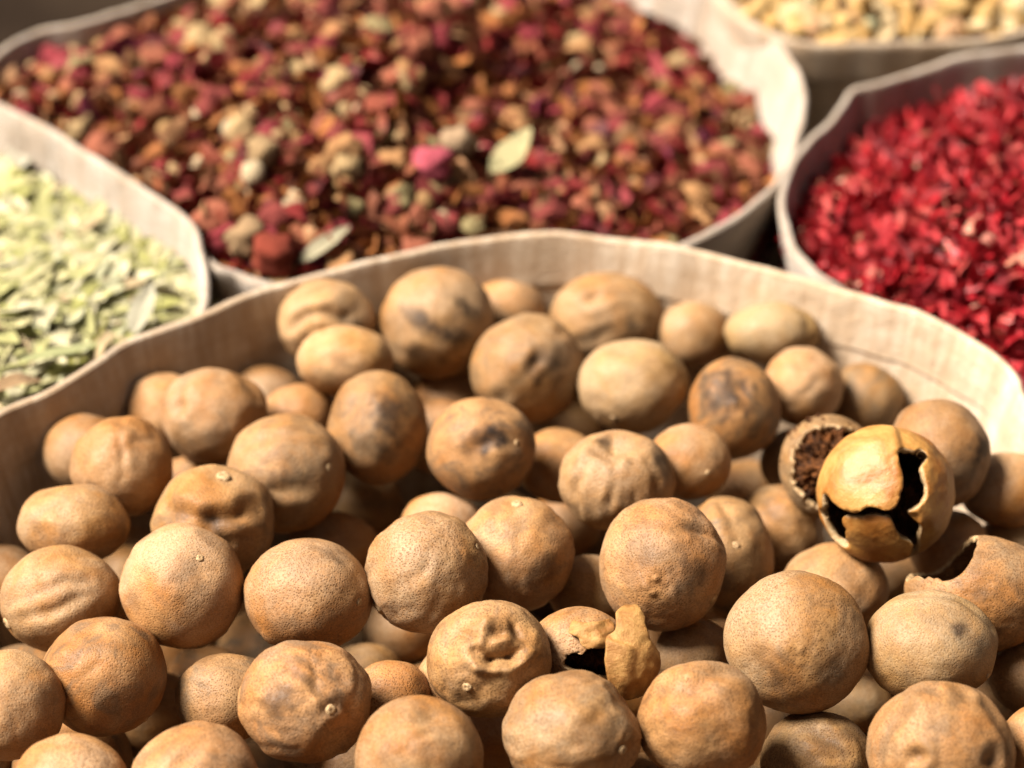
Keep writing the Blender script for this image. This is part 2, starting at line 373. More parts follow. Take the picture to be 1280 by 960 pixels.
# centre block
lime(533,716,78,77,0,(.25,.30,.05),[('nub',-.80,-.60,1.5),('nub',.82,.45,.4),('bump',-.35,-.3,.15,.02)],'big round orange-tan lime at the centre with a stem nub at its lower left',6)
lime(645,693,74,74,0,(.25,.25,.3),[('nub',.02,.93,1.2),('stain',.3,-.15,.35,.4),('fold',.1,.6,-.1,-.3,.18,.035),('fold',.0,-.3,.1,-.9,.08,.03),('bump',.35,.0,.3,.03)],'tan lime with faint vertical furrows and a tiny tip on top, centre of the heap')
lime(551,658,53,42,1,(.4,.4,.0),[],'pale top of a lime behind the two big central ones')
lime(612,824,80,74,0,(.45,.1,.45),[('craters',),('nub',-.36,-.36,.75)],'shrivelled yellowish lime with a deep folded hollow on top, at the front',6)
lime(714,916,88,78,0,(.0,.45,.35),[('nub',.68,-.15,.7),('bump',.68,.12,.06,.02),('facet',.85,.55,.86),('facet',-.85,.45,.9),('stain',.45,.05,.35,.45),('fold',-.3,.95,.5,.85,.3,.03)],'angular brown pored lime, bottom centre, two pale specks on its right',6)
lime(524,948,81,78,0,(.1,.4,.25),[('dent',.25,.75,.30,.10),('fold',-.1,.45,.5,.5,.05,.05),('fold',-.3,.15,-.05,.42,.03,.03),('stain',.1,.1,.35,.2)],'brown lime cut off by the bottom edge, thin curved crack in its skin')
lime(828,705,79,85,0,(.15,.5,.3),[('stain',.35,-.05,.28,.6),('stain',-.35,.25,.25,.35),('dent',.55,.55,.35,.08),('fold',.2,.6,.9,.35,.10,.05),('bump',-.30,-.22,.06,.05),('bump',-.42,-.16,.05,.045),('bump',-.12,-.14,.05,.04),('bump',-.25,-.32,.06,.05),('nub',.80,-.52,.8)],'large lime right of centre with small warts and a brown spot',6)
lime(770,600,74,63,0,(.35,.4,.15),[('dent',-.02,.72,.34,.26),('fold',-.45,.66,-.1,.48,.09,.10),('bump',.05,.42,.10,.06),('bump',.55,.70,.2,.07),('bump',-.55,.66,.2,.05),('fold',-.05,.4,-.12,-.9,.07,.07),('fold',.5,.45,.5,-.8,.08,.06),('fold',-.5,.4,-.6,-.7,.08,.06),('fold',.22,.4,.2,-.9,.06,.04),('stain',.80,.35,.25,.7),('stain',-.25,.85,.16,.8)],'ribbed lime with a sunken top and a grey patch at right')
lime(736,740,47,47,1,(.3,.3,.0),[],'lime in the gap between the furrowed and the warty one')
lime(704,657,40,40,2,(.1,.3,.2),[],'dark lime deep below the ribbed sunken-top one')
lime(488,868,40,43,1,(.1,.4,.3),[],'shaded lime right of the strongly pored one, above the cracked-skin lime')
lime(503,788,43,42,2,(.0,.4,.1),[],'dark lime underneath the big round central one')
lime(570,850,48,47,1,(.0,.6,.2),[],'lime peeking out at the left of the shrivelled one')
lime(606,912,36,34,2,(.0,.7,.0),[],'dark reddish lime in the gap under the shrivelled one')
lime(458,830,26,27,2,(.7,.0,.0),[],'tiny pale piece of lime in the gap above the strongly pored one')
lime(868,815,50,43,1,(.0,.5,.2),[],'dark lime in the shade right below the large warty one')
lime(790,860,40,40,2,(.0,.4,.2),[],'shaded lime below the torn peel pieces')
# right block
lime(995,803,90,89,0,(.0,.75,.15),[('fold',-.78,.45,-.45,.55,.05,.03),('bump',-.02,-.02,.05,.02),('ring',-.23,.0,.06),('ring',-.04,-.17,.06),('bump',.2,.15,.06,.02),('stain',.4,-.35,.2,.5),('stain',-.3,-.45,.28,.4),('stain',.78,.3,.15,.4),('stain',-.5,-.15,.2,.3)],'largest lime, reddish brown and round with faint ring marks, right front',6)
lime(1163,808,85,71,0,(.3,.35,.2),[('stain',.28,.40,.16,.8),('stain',.55,.1,.2,.4),('fold',-.3,.93,.85,.35,.09,.06),('nub',.78,-.45,.35)],'tan lime with a dark spot on top, right of the largest reddish one')
lime(1175,940,91,89,0,(.0,.7,.45),[('fold',-.18,.92,-.25,-.85,.11,.085),('fold',.24,.88,.33,-.85,.11,.085),('fold',-.58,.7,-.72,-.6,.11,.06),('fold',.60,.68,.78,-.5,.11,.06),('streak',-.2,.7,-.22,-.6,.09,.4),('streak',.3,.5,.33,-.6,.12,.4)],'fluted pinkish brown lime at the bottom right with deep vertical grooves',6)
lime(878,902,81,77,0,(.15,.45,.3),[('fold',-.9,.4,-.2,.6,.18,.06),('fold',-.2,.6,.5,.95,.16,.06),('facet',.9,.1,.92),('fold',.1,.3,.2,-.6,.3,.04),('stain',-.2,-.2,.4,.25)],'pored brown lime with a broad crease over its shoulder, bottom right of centre',6)
lime(1022,952,71,65,1,(.5,.0,.4),[('fold',-.2,.75,.35,.35,.14,.09),('fold',-.1,.25,.5,.15,.10,.05),('stain',.15,.5,.3,.4)],'olive tan creased lime cut off by the bottom edge beside the fluted one')
lime(1043,738,68,61,1,(.15,.65,.2),[('fold',-.1,.8,.3,-.1,.2,.03)],'pinkish smooth lime half hidden behind the largest reddish one')
lime(905,697,62,79,1,(.1,.15,.75),[('nub',.15,.28,.6),('dent',.1,.8,.3,.06),('stain',.5,.0,.3,.4),('fold',-.1,.9,.2,.3,.12,.05)],'greyish lime with a small pale scar, tucked behind the large warty one')
lime(973,661,57,57,1,(.1,.3,.45),[('fold',-.4,.7,.1,-.1,.14,.05),('fold',.2,.9,.6,.0,.14,.05),('streak',-.3,.4,.3,.2,.15,.3)],'dull brown wrinkled lime left of the broken golden shell')
lime(1172,568,66,69,0,(.1,.75,.15),[('stain',.72,.10,.24,.85),('stain',.40,-.30,.35,.35),('dent',-.95,.50,.2,.08),('fold',-.8,.6,-.6,.9,.08,.05)],'pinkish lime with a charcoal blotch on its right, behind the broken golden shell')
lime(1258,612,58,48,1,(.2,.3,.1),[],'shaded tan lime at the right edge against the cloth wall')
lime(1186,672,40,36,1,(.2,.7,.0),[],'pinkish lime squeezed between the golden shell and the bitten one')
lime(1268,674,50,34,2,(.0,.6,.1),[],'flat brown lime at the right edge above the bitten one')
lime(1285,846,48,46,1,(.2,.6,.1),[],'lime cut off by the right edge below the bitten one')
lime(1306,932,56,54,0,(.35,.2,.1),[],'lime in the bottom right corner beside the fluted one')
lime(1113,716,42,42,2,(.0,.4,.2),[],'dark lime deep in the gap under the golden shell')
lime(1066,880,38,38,2,(.0,.4,.2),[],'dark lime in the shade under the largest reddish one')
lime(862,577,53,48,0,(.1,.45,.15),[('nub',.33,-.28,.3),('facet',-.5,.8,.9)],'orange-brown lime right of the ribbed one, with a tiny mark')
lime(918,511,58,64,0,(.0,.25,.95),[('dent',.0,.45,.40,.09),('bump',-.05,.1,.12,.06),('stain',-.35,.35,.5,.75),('stain',.3,.2,.3,.4),('bump',.3,.3,.15,.03)],'grey-brown sunken lime at the rear, right of the smooth yellow one')
lime(1003,483,51,50,0,(.2,.5,.0),[('stain',.3,.1,.3,.2)],'plain orange-tan lime at the rear right, below the knobbly pale one')
lime(932,602,34,28,2,(.1,.4,.3),[],'small dark lime left of the broken shells')
lime(1000,578,46,45,1,(.2,.1,.3),[('fold',-.2,.8,-.4,-.6,.15,.04)],'dull lime just left of the dark broken half')
# rear rows
lime(408,404,61,56,1,(.85,.2,.1),[('fold',-.6,-.1,-.2,.25,.13,.13),('fold',-.2,.25,.45,.05,.12,.13),('bump',.1,.38,.22,.09),('bump',-.75,-.3,.25,.08),('fold',-.6,.65,.5,.75,.12,.05),('fold',.4,.05,.75,.4,.14,.08),('stain',.6,-.05,.25,.5),('fold',-.35,-.3,-.2,-.8,.15,.1)],'pale wrinkled lime at the rear left with swollen folds')
lime(431,451,60,45,0,(.5,.2,.0),[('bump',.15,.55,.3,.03)],'smooth orange-yellow lime in front of the pale wrinkled one')
lime(547,403,72,72,0,(.35,.2,.1),[('streak',-.55,.20,.10,-.20,.12,1.0),('streak',.1,-.2,.7,-.35,.16,.85),('streak',.25,.40,.6,.15,.10,.85),('streak',.5,.15,.8,-.05,.12,.4),('stain',-.4,-.5,.15,.5),('stain',.1,-.65,.1,.5)],'tan lime with black-brown smears across it, at the rear left of centre')
lime(633,389,44,40,1,(.45,.5,.0),[],'small pale lime behind the smeared one, against the back cloth')
lime(659,461,72,71,0,(.1,.45,.35),[('stain',.35,.1,.34,.6),('fold',-.45,-.5,.6,.65,.10,.07),('bump',-.2,.1,.4,.04),('stain',-.1,-.35,.3,.25)],'lime with a diagonal furrow and brown cloud, in front of the smeared one')
lime(758,398,72,58,1,(.45,.35,.15),[('dent',-.25,.42,.16,.10),('bump',-.3,.1,.12,.06),('fold',-.3,.4,.4,.5,.1,.05),('stain',.42,-.15,.13,.7),('stain',-.4,-.5,.2,.4),('fold',-.6,-.5,.1,-.3,.1,.04)],'broad pale dented lime at the back, right of centre')
lime(792,482,71,60,0,(.72,.0,.0),[('nub',-.36,-.68,.4),('stain',-.38,-.68,.10,.9),('facet',.75,-.65,.9),('fold',.1,.5,.5,-.1,.15,.03)],'smooth pale yellow lime with a tiny dark pit at its lower left')
lime(472,535,62,71,0,(.0,.65,.45),[('stain',.35,.25,.42,.75),('stain',-.3,-.2,.2,.4),('stain',.1,-.35,.3,.35)],'brown lime with a large dark cloud on its right, left of centre at the rear')
lime(602,560,69,65,0,(.15,.25,.85),[('stain',.05,.15,.32,.75),('stain',.35,.25,.3,.55),('bump',.28,-.12,.18,.07),('dent',.0,-.05,.35,.07),('nub',.66,.12,.25),('fold',-.1,.1,.6,.15,.12,.05)],'greyish lime with a knobbly brown hollow, centre rear')
lime(545,521,25,24,1,(.2,.7,.0),[],'small pink sliver of lime between the dark-clouded and the greyish one')
lime(511,472,23,21,2,(.8,.0,.0),[],'small pale lime piece under the smeared one')
lime(562,492,38,36,2,(.0,.6,.1),[],'dark lime deep under the smeared one')
lime(698,568,35,34,1,(.2,.3,.3),[],'shaded small lime left of the ribbed sunken-top one')
lime(705,520,30,28,2,(.5,.0,.3),[],'dark olive lime under the smooth pale yellow one')
lime(866,419,46,43,1,(.3,.5,.0),[],'plain tan lime at the back right of the broad dented one')
lime(965,417,59,40,1,(.85,.1,.0),[('fold',.5,.9,.45,-.5,.12,.10),('bump',.75,.2,.3,.08),('bump',-.1,.5,.4,.04)],'knobbly pale cream lime at the back with a bulge on its right')
lime(1080,500,42,46,1,(.1,.2,.5),[],'faint greyish lime against the right rear cloth wall')
lime(430,948,34,34,2,(.0,.5,.2),[],'dark lime in the gap at the bottom left of the cracked-skin one')
# broken ones (same depth solving)
lime(1107,618,87,86,0,(0,0,0),'GOLD','broken hollow lime shell, shiny golden, with a jagged dark hole')
lime(1036,582,62,64,0,(0,0,0),'HALF','dark open half of a broken lime behind the golden shell')
lime(1226,742,84,72,0,(0,0,0),'BITE','lime missing a ragged bite at upper left, pale stem scar, right edge')
lime(724,808,60,50,0,(0,0,0),'TORN','torn open lime with loose curled peel pieces, beside the shrivelled one')

for l in L:                                       # partly covered limes are as big as the rest: only their tops show
    if l['lay'] >= 1 and not isinstance(l['f'], str):
        (x_, y_), (a_, b_) = l['c'], l['r']; an, bn = max(a_, 50), max(b_, 48 if b_ < 38 else b_)
        l['c'] = (x_, y_+bn-b_); l['r'] = (an, bn)
n = len(L)
C = np.array([l['c'] for l in L], float); RR = np.array([l['r'] for l in L], float); rm = RR.mean(1)
lay = np.array([l['lay'] for l in L])
def hs(x, y):
    q = ((x-0.01)**2+(y+0.125)**2)/0.20**2
    return -0.024+0.024*(1-np.clip(q, 0, 1.3))
def surf_depth(px, py, drop):
    # centre of a lime on the heap surface lowered by drop
    d = 0.74
    r = ray(px, py)
    for _ in range(30):
        P = CAM+r*d; d += (P[2]-(hs(P[0], P[1])-drop))/(-r[2])*0.7
    return d
D0 = np.array([surf_depth(C[i, 0], C[i, 1], (0, .017, .048)[lay[i]]) for i in range(n)])
RIMXY = lime_rim[:, :2]
_t = np.roll(RIMXY, -1, 0)-np.roll(RIMXY, 1, 0); _t /= np.linalg.norm(_t, axis=1)[:, None]
RN = np.stack([_t[:, 1], -_t[:, 0]], 1)
if ((RIMXY-RIMXY.mean(0))*RN).sum() < 0: RN = -RN
def clearance(P):
    d = RIMXY-P[:2]; k = np.argmin((d**2).sum(1)); return (d[k]*RN[k]).sum()
DMAX = np.full(n, 9.0)
for i in range(n):
    for d in np.arange(0.60, 1.0, 0.002):
        P = CAM+ray(*C[i])*d
        if d > 0.66 and clearance(P) < rm[i]*d/FPX*0.93-0.001+0.16*max(0, -P[2]): DMAX[i] = d; break
# a partly covered lime is really as big as the others: let real size follow from depth only
RAY = np.array([ray(*c) for c in C]); D = D0.copy()
sep_px = np.hypot(*(C[:, None]-C[None]).transpose(2, 0, 1))
iu = [(i, j) for i in range(n) for j in range(i+1, n) if sep_px[i, j] < (rm[i]+rm[j])*1.02]
front = {}
for it in range(500):
    G = np.zeros(n)
    for i, j in iu:
        Pi = RAY[i]*D[i]; Pj = RAY[j]*D[j]; Ri = rm[i]*D[i]/FPX; Rj = rm[j]*D[j]/FPX
        need = (Ri+Rj)*0.955; dist = np.linalg.norm(Pi-Pj)
        # who is in front: higher layer first, else the lower one in the picture
        a, b = (i, j) if (lay[i], -C[i, 1]) < (lay[j], -C[j, 1]) else (j, i)
        lat = sep_px[i, j]*D[i]/FPX
        want = math.sqrt(max(need*need-lat*lat, 0))
        gap = (D[b]-D[a])-want
        if gap < 0: G[a] += gap*0.5*0.35; G[b] -= gap*0.5*0.35*1.3
    D += np.clip(G, -0.003, 0.003) + (D0-D)*0.012
    D = np.minimum(D, DMAX)
POS = CAM+RAY*D[:, None]; REAL = RR*D[:, None]/FPX
print('lime radius mm', (REAL.mean(1)*1000).min(), (REAL.mean(1)*1000).max(), 'depth shift', np.abs(D-D0).max())

def uvdir(u, v):
    s = u*u+v*v
    if s > 0.98: k = math.sqrt(0.98/s); u *= k; v *= k; s = 0.98
    return np.array([u, v, math.sqrt(1-s)])
def segdist(d, a, b):
    ab = b-a; t = np.clip(((d-a)@ab)/(ab@ab+1e-9), 0, 1)
    q = a+t[:, None]*ab; q /= np.linalg.norm(q, axis=1)[:, None]
    return np.linalg.norm(d-q, axis=1), t
def taper(t): return 0.35+0.65*np.sin(np.pi*np.clip(t*0.9+0.05, 0, 1))
def lime_shape(dirs, feats, seed, rough=1.0):
    s = seed*13.37
    w = dirs + (0.03 if feats and feats[0][0] == 'craters' else 0.10)*np.stack([perlin(dirs*2.6+s+k*17) for k in range(3)], 1)   # warps the drawn features so none is a clean arc
    w /= np.linalg.norm(w, axis=1)[:, None]
    r = 1 + rough*(0.044*perlin(dirs*1.3+s)+0.017*perlin(dirs*3.1+s+5)+0.006*perlin(dirs*8+s+9)+0.0028*perlin(dirs*19+s)+0.0012*perlin(dirs*45+s))
    stain = np.zeros(len(dirs))
    nubs = []
    for f in feats:
        k = f[0]
        if k == 'dent': r -= f[4]*np.exp(-(np.linalg.norm(w-uvdir(f[1], f[2]), axis=1)/f[3])**2)
        elif k == 'bump': r += f[4]*np.exp(-(np.linalg.norm(w-uvdir(f[1], f[2]), axis=1)/f[3])**2)
        elif k == 'fold':
            d, t = segdist(w, uvdir(f[1], f[2]), uvdir(f[3], f[4])); tp = taper(t)
            r -= f[6]*tp*np.exp(-(d/f[5])**2); r += 0.38*f[6]*tp*np.exp(-((d-2.0*f[5])/(f[5]*0.9))**2)
            stain += 0.25*np.exp(-(d/(f[5]*0.6))**2)*min(f[6]/0.07, 1)
        elif k == 'streak':
            d, t = segdist(w, uvdir(f[1], f[2]), uvdir(f[3], f[4]))
            nn = perlin(dirs*9+s+3)
            stain += f[6]*taper(t)*smooth(1.9, 0.3, d/f[5]+nn*0.9)
        elif k == 'stain':
            d = np.linalg.norm(w-uvdir(f[1], f[2]), axis=1)
            stain += f[4]*1.15*smooth(1.6, 0.25, d/f[3]+perlin(dirs*6+s+1)*0.7)
        elif k == 'ring':
            d = np.linalg.norm(dirs-uvdir(f[1], f[2]), axis=1)
            r += 0.012*np.exp(-((d-f[3]*0.6)/0.018)**2); 
        elif k == 'facet':
            nd = uvdir(f[1], f[2]); c = w@nd; lim = f[3]/np.maximum(c, 1e-3)
            soft = np.minimum(r, np.where(c > 0.3, lim, 9)); r = r*0.25+soft*0.75
        elif k == 'ribs':
            a = uvdir(f[1], f[2]); b = np.cross(a, [0.3, 0.2, 1.0]); b /= np.linalg.norm(b); c = np.cross(a, b)
            ph = np.arctan2(w@c, w@b); st = np.sqrt(np.clip(1-(w@a)**2, 0, 1))
            r -= f[4]*st*(0.5+0.5*np.cos(f[3]*ph+s+1.5*perlin(dirs*2+s)))**3
        elif k == 'nub':
            a = uvdir(f[1], f[2]); d = np.linalg.norm(dirs-a, axis=1); z = f[3]
            r -= 0.03*z*np.exp(-(d/(0.13*z+0.03))**2); r += 0.012*np.exp(-((d-0.2*z)/0.07)**2)
            nubs.append((a, z))
        elif k == 'craters':
            # big kidney-shaped hollow with swollen lips, ridges running to it, flattened outline
            q = w
            def sd(a, b, c, d_): return segdist(q, uvdir(a, b), uvdir(c, d_))[0]
            r -= 0.07*np.exp(-(np.linalg.norm(q-uvdir(.25, .48), axis=1)/.42)**4)
            for (a_, b_, c_, d_, h_, w_) in ((-.24, .26, .02, .10, -.10, .10), (.02, .10, .40, .14, -.12, .10), (.40, .14, .52, .26, -.06, .09),
                                            (-.42, .28, -.18, -.02, .05, .13), (-.18, -.02, .32, -.10, .065, .10), (.32, -.10, .66, .22, .06, .10),
                                            (.10, .36, .30, .42, .05, .08), (.30, .42, .58, .32, .05, .08), (-.12, .38, -.04, .72, .05, .11),
                                            (-.04, .72, .30, .68, .05, .11), (.66, .22, .72, .50, .05, .10), (-.45, .55, -.28, .48, -.07, .13),
                                            (.42, .66, .52, .50, -.08, .14), (.10, .58, .20, .55, -.05, .10), (.58, -.10, .52, -.42, -.035, .12)):
                r += 1.3*h_*np.exp(-(sd(a_, b_, c_, d_)/(w_*0.9))**2)
            r += 0.04*np.exp(-(sd(-.05, .97, .5, .8)/.12)**2)
            stain += 0.6*np.exp(-(np.linalg.norm(q-uvdir(.46, .50), axis=1)/.2)**4)+0.35*np.exp(-(np.linalg.norm(q-uvdir(-.35, .5), axis=1)/.2)**2)
            stain += 0.25*np.exp(-(np.linalg.norm(q-uvdir(.2, -.35), axis=1)/.15)**2)
            r += 0.005*perlin(dirs*14+s)+0.003*perlin(dirs*30+s)
    if feats and feats[0][0] == 'craters':
        for (u, v, c) in ((-.8, .6, .93), (.75, .75, .92), (-.5, -.9, .95), (.8, -.6, .95)):
            c2 = w@uvdir(u*.7, v*.7); r = np.where(c2 > .3, np.minimum(r, c/np.maximum(c2, .01)), r)*.6+r*.4
    # random small scars, ribs and flattened sides
    rs = np.random.RandomState(int(seed*7)+1)
    a = rs.normal(size=3); a /= np.linalg.norm(a); b = np.cross(a, [0.3, 0.2, 1.0]); b /= np.linalg.norm(b); c = np.cross(a, b)
    r -= rs.uniform(.005, .03)*np.sqrt(np.clip(1-(w@a)**2, 0, 1))*(0.5+0.5*np.cos(rs.randint(5, 10)*np.arctan2(w@c, w@b)+2.5*perlin(dirs*2+s)))**2
    for _ in range(rs.randint(1, 4)):
        a = rs.normal(size=3); a /= np.linalg.norm(a); cc = dirs@a; lim = rs.uniform(.90, .96)/np.maximum(cc, .3)
        r = np.where(cc > .3, 0.35*r+0.65*np.minimum(r, lim), r)
    for _ in range(rs.randint(2, 6)):
        a = rs.normal(size=3); a /= np.linalg.norm(a); b = a+rs.normal(size=3)*0.5; b /= np.linalg.norm(b)
        d, t = segdist(w, a, b); dp = rs.uniform(0.008, 0.026); wd = rs.uniform(.035, .17)
        r -= dp*taper(t)*np.exp(-(d/wd)**2)
    for _ in range(rs.randint(2, 7)):
        a = rs.normal(size=3); a /= np.linalg.norm(a); d = np.linalg.norm(dirs-a, axis=1)
        r += rs.uniform(-.010, .012)*np.exp(-(d/rs.uniform(.02, .05))**2)
    for _ in range(rs.randint(1, 4)):
        a = rs.normal(size=3); a /= np.linalg.norm(a); d = np.linalg.norm(w-a, axis=1)
        stain += rs.uniform(.1, .4)*smooth(1.5, 0.1, d/rs.uniform(.12, .4)+perlin(dirs*6+s+1)*0.8)
    return r, np.clip(stain, 0, 1), nubs

def set_stain(me, st):
    a = me.attributes.new('stain', 'FLOAT', 'POINT'); a.data.foreach_set('value', np.asarray(st, np.float32))
CAMROT = Matrix([[float(RCAM[i, j]) for j in range(3)] for i in range(3)]).to_euler()

def nub_mesh(size, seed):
    V, F = ico(3); a = seed*5.1
    r = 1+0.22*perlin(V*2.2+a)+0.12*perlin(V*6+a)
    P = V*r[:, None]*size*np.array([1, 1, 0.62])
    rad = np.hypot(V[:, 0], V[:, 1]); P[:, 2] -= size*0.35*np.exp(-(rad/0.35)**2)*(V[:, 2] > 0)   # hollow centre of the scar
    return mesh_np('stem_button', P, F, STEM)

def build_lime(i, l):
    rx, ry = REAL[i]; rz = max(rx, ry)*0.5+min(rx, ry)*0.5
    lvl = l['lvl'] or (5 if (l['lay'] == 0 or RR[i].min() > 50) else 4)
    V, F = ico(lvl); r, st, nubs = lime_shape(V, l['f'], i+1)
    sc = np.array([rx, ry, rz]); P = V*r[:, None]*sc
    me = mesh_np('lime_rind', P, F, RIND); set_stain(me, st)
    if nubs:
        root = empty('dried_lime', POS[i], CAMROT); body = link('rind', me, root)
        for a, z in nubs:
            s = 0.0006+0.0009*z
            nb = link('stem_button', nub_mesh(s, i+1), root)
            k = np.argmin(np.linalg.norm(V-a, axis=1)); nb.location = P[k]*(1.0+0.0*z)
            nb.rotation_euler = Vector(a).to_track_quat('Z', 'Y').to_euler()
    else:
        root = body = link('dried_lime', me, None, POS[i]); root.rotation_euler = CAMROT
    body.color = (*l['tone'], 1.0 if (l['lvl'] == 6 or 'pored' in l['label'] or 'speckled' in l['label'] or 'bottom edge' in l['label']) else 0.45)
    tag(root, l['label'], 'dried lime', 'dried limes heaped in the front sack')
    return root

def inpoly(x, y, poly):
    c = np.zeros(x.shape, bool); j = len(poly)-1
    for i in range(len(poly)):
        xi, yi = poly[i]; xj, yj = poly[j]
        c ^= ((yi > y) != (yj > y)) & (x < (xj-xi)*(y-yi)/(yj-yi+1e-12)+xi); j = i
    return c
def soften(P, F):
    E = np.concatenate([F[:, [0, 1]], F[:, [1, 2]], F[:, [2, 0]]]); key = np.sort(E, 1)
    k = key[:, 0].astype(np.int64)*len(P)+key[:, 1]; u, inv, cnt = np.unique(k, return_inverse=True, return_counts=True)
    B = E[cnt[inv] == 1]; P = P.copy()
    for _ in range(4):
        acc = np.zeros_like(P); c = np.zeros(len(P))
        np.add.at(acc, B[:, 0], P[B[:, 1]]); np.add.at(acc, B[:, 1], P[B[:, 0]]); np.add.at(c, B[:, 0], 1); np.add.at(c, B[:, 1], 1)
        m = c > 0; P[m] = 0.4*P[m]+0.6*acc[m]/c[m][:, None]
    return P
def shell(centre, rad, keep, cut, seed, parent, name, mats, thick=0.0011, shape=None, depth=None, both=False, lvl=6, jag=2.2, offset=(0, 0, 0)):
    """piece of hollow rind: part of a ball kept or cut by outlines measured round its centre"""
    cx, cy = centre; V, F = ico(lvl)
    px = FPX/depth
    sc = np.array(rad)/px
    r = 1+0.03*perlin(V*1.5+seed)+0.015*perlin(V*4+seed)+0.006*perlin(V*11+seed)
    if shape is not None: r = r+shape(V, cx, cy, rad)
    P = V*r[:, None]*np.array([sc[0], sc[1], sc.mean()])
    fx = cx+P[:, 0]*px+jag*perlin(V*16+seed)+jag*0.6*perlin(V*34+seed); fy = cy-P[:, 1]*px+jag*perlin(V*16+seed+8)+jag*0.6*perlin(V*34+seed+5)
    frontv = V[:, 2] > (-0.05)
    ok = np.ones(len(V), bool)
    for c in cut: ok &= ~(inpoly(fx, fy, c) & (frontv | both))
    if keep is not None:
        kk = np.zeros(len(V), bool)
        for c in keep: kk |= inpoly(fx, fy, c) & frontv
        ok &= kk
    FF = F[ok[F].all(1)]
    used = np.unique(FF); mp = -np.ones(len(V), int); mp[used] = np.arange(len(used)); FF = mp[FF]; Po = P[used]
    N = V[used]; Po = soften(Po, FF); Pi = Po-N*(thick*(1+0.35*perlin(N*9+seed)))[:, None]
    # rim edges
    E = np.concatenate([FF[:, [0, 1]], FF[:, [1, 2]], FF[:, [2, 0]]]); key = np.sort(E, 1)
    k = key[:, 0].astype(np.int64)*len(Po)+key[:, 1]; u, inv, cnt = np.unique(k, return_inverse=True, return_counts=True)
    B = E[cnt[inv] == 1]; m = len(Po)
    rimf = np.concatenate([np.stack([B[:, 0], B[:, 0]+m, B[:, 1]], 1), np.stack([B[:, 1], B[:, 0]+m, B[:, 1]+m], 1)]) if len(B) else np.zeros((0, 3), int)
    AF = np.concatenate([FF, FF[:, ::-1]+m, rimf])
    mi = np.concatenate([np.zeros(len(FF)), np.ones(len(FF)), np.full(len(rimf), 2)])
    me = mesh_np(name, np.concatenate([Po, Pi])+np.array(offset), AF, mats, mi=mi)
    s = np.clip(0.5*perlin(np.concatenate([N, N])*3+seed), 0, 1); set_stain(me, s)
    return link(name, me, parent)
def pulp(parent, rad, seed, offset=(0, 0, 0), lvl=5):
    V, F = ico(lvl)
    rid = np.abs(perlin(V*4+seed)); r = 0.80-0.28*smooth(0.0, 0.25, rid)+0.22*perlin(V*2+seed)+0.06*perlin(V*15+seed)
    P = V*r[:, None]*rad+np.array(offset)
    return link('pulp', mesh_np('pulp', P, F, PULP), parent)

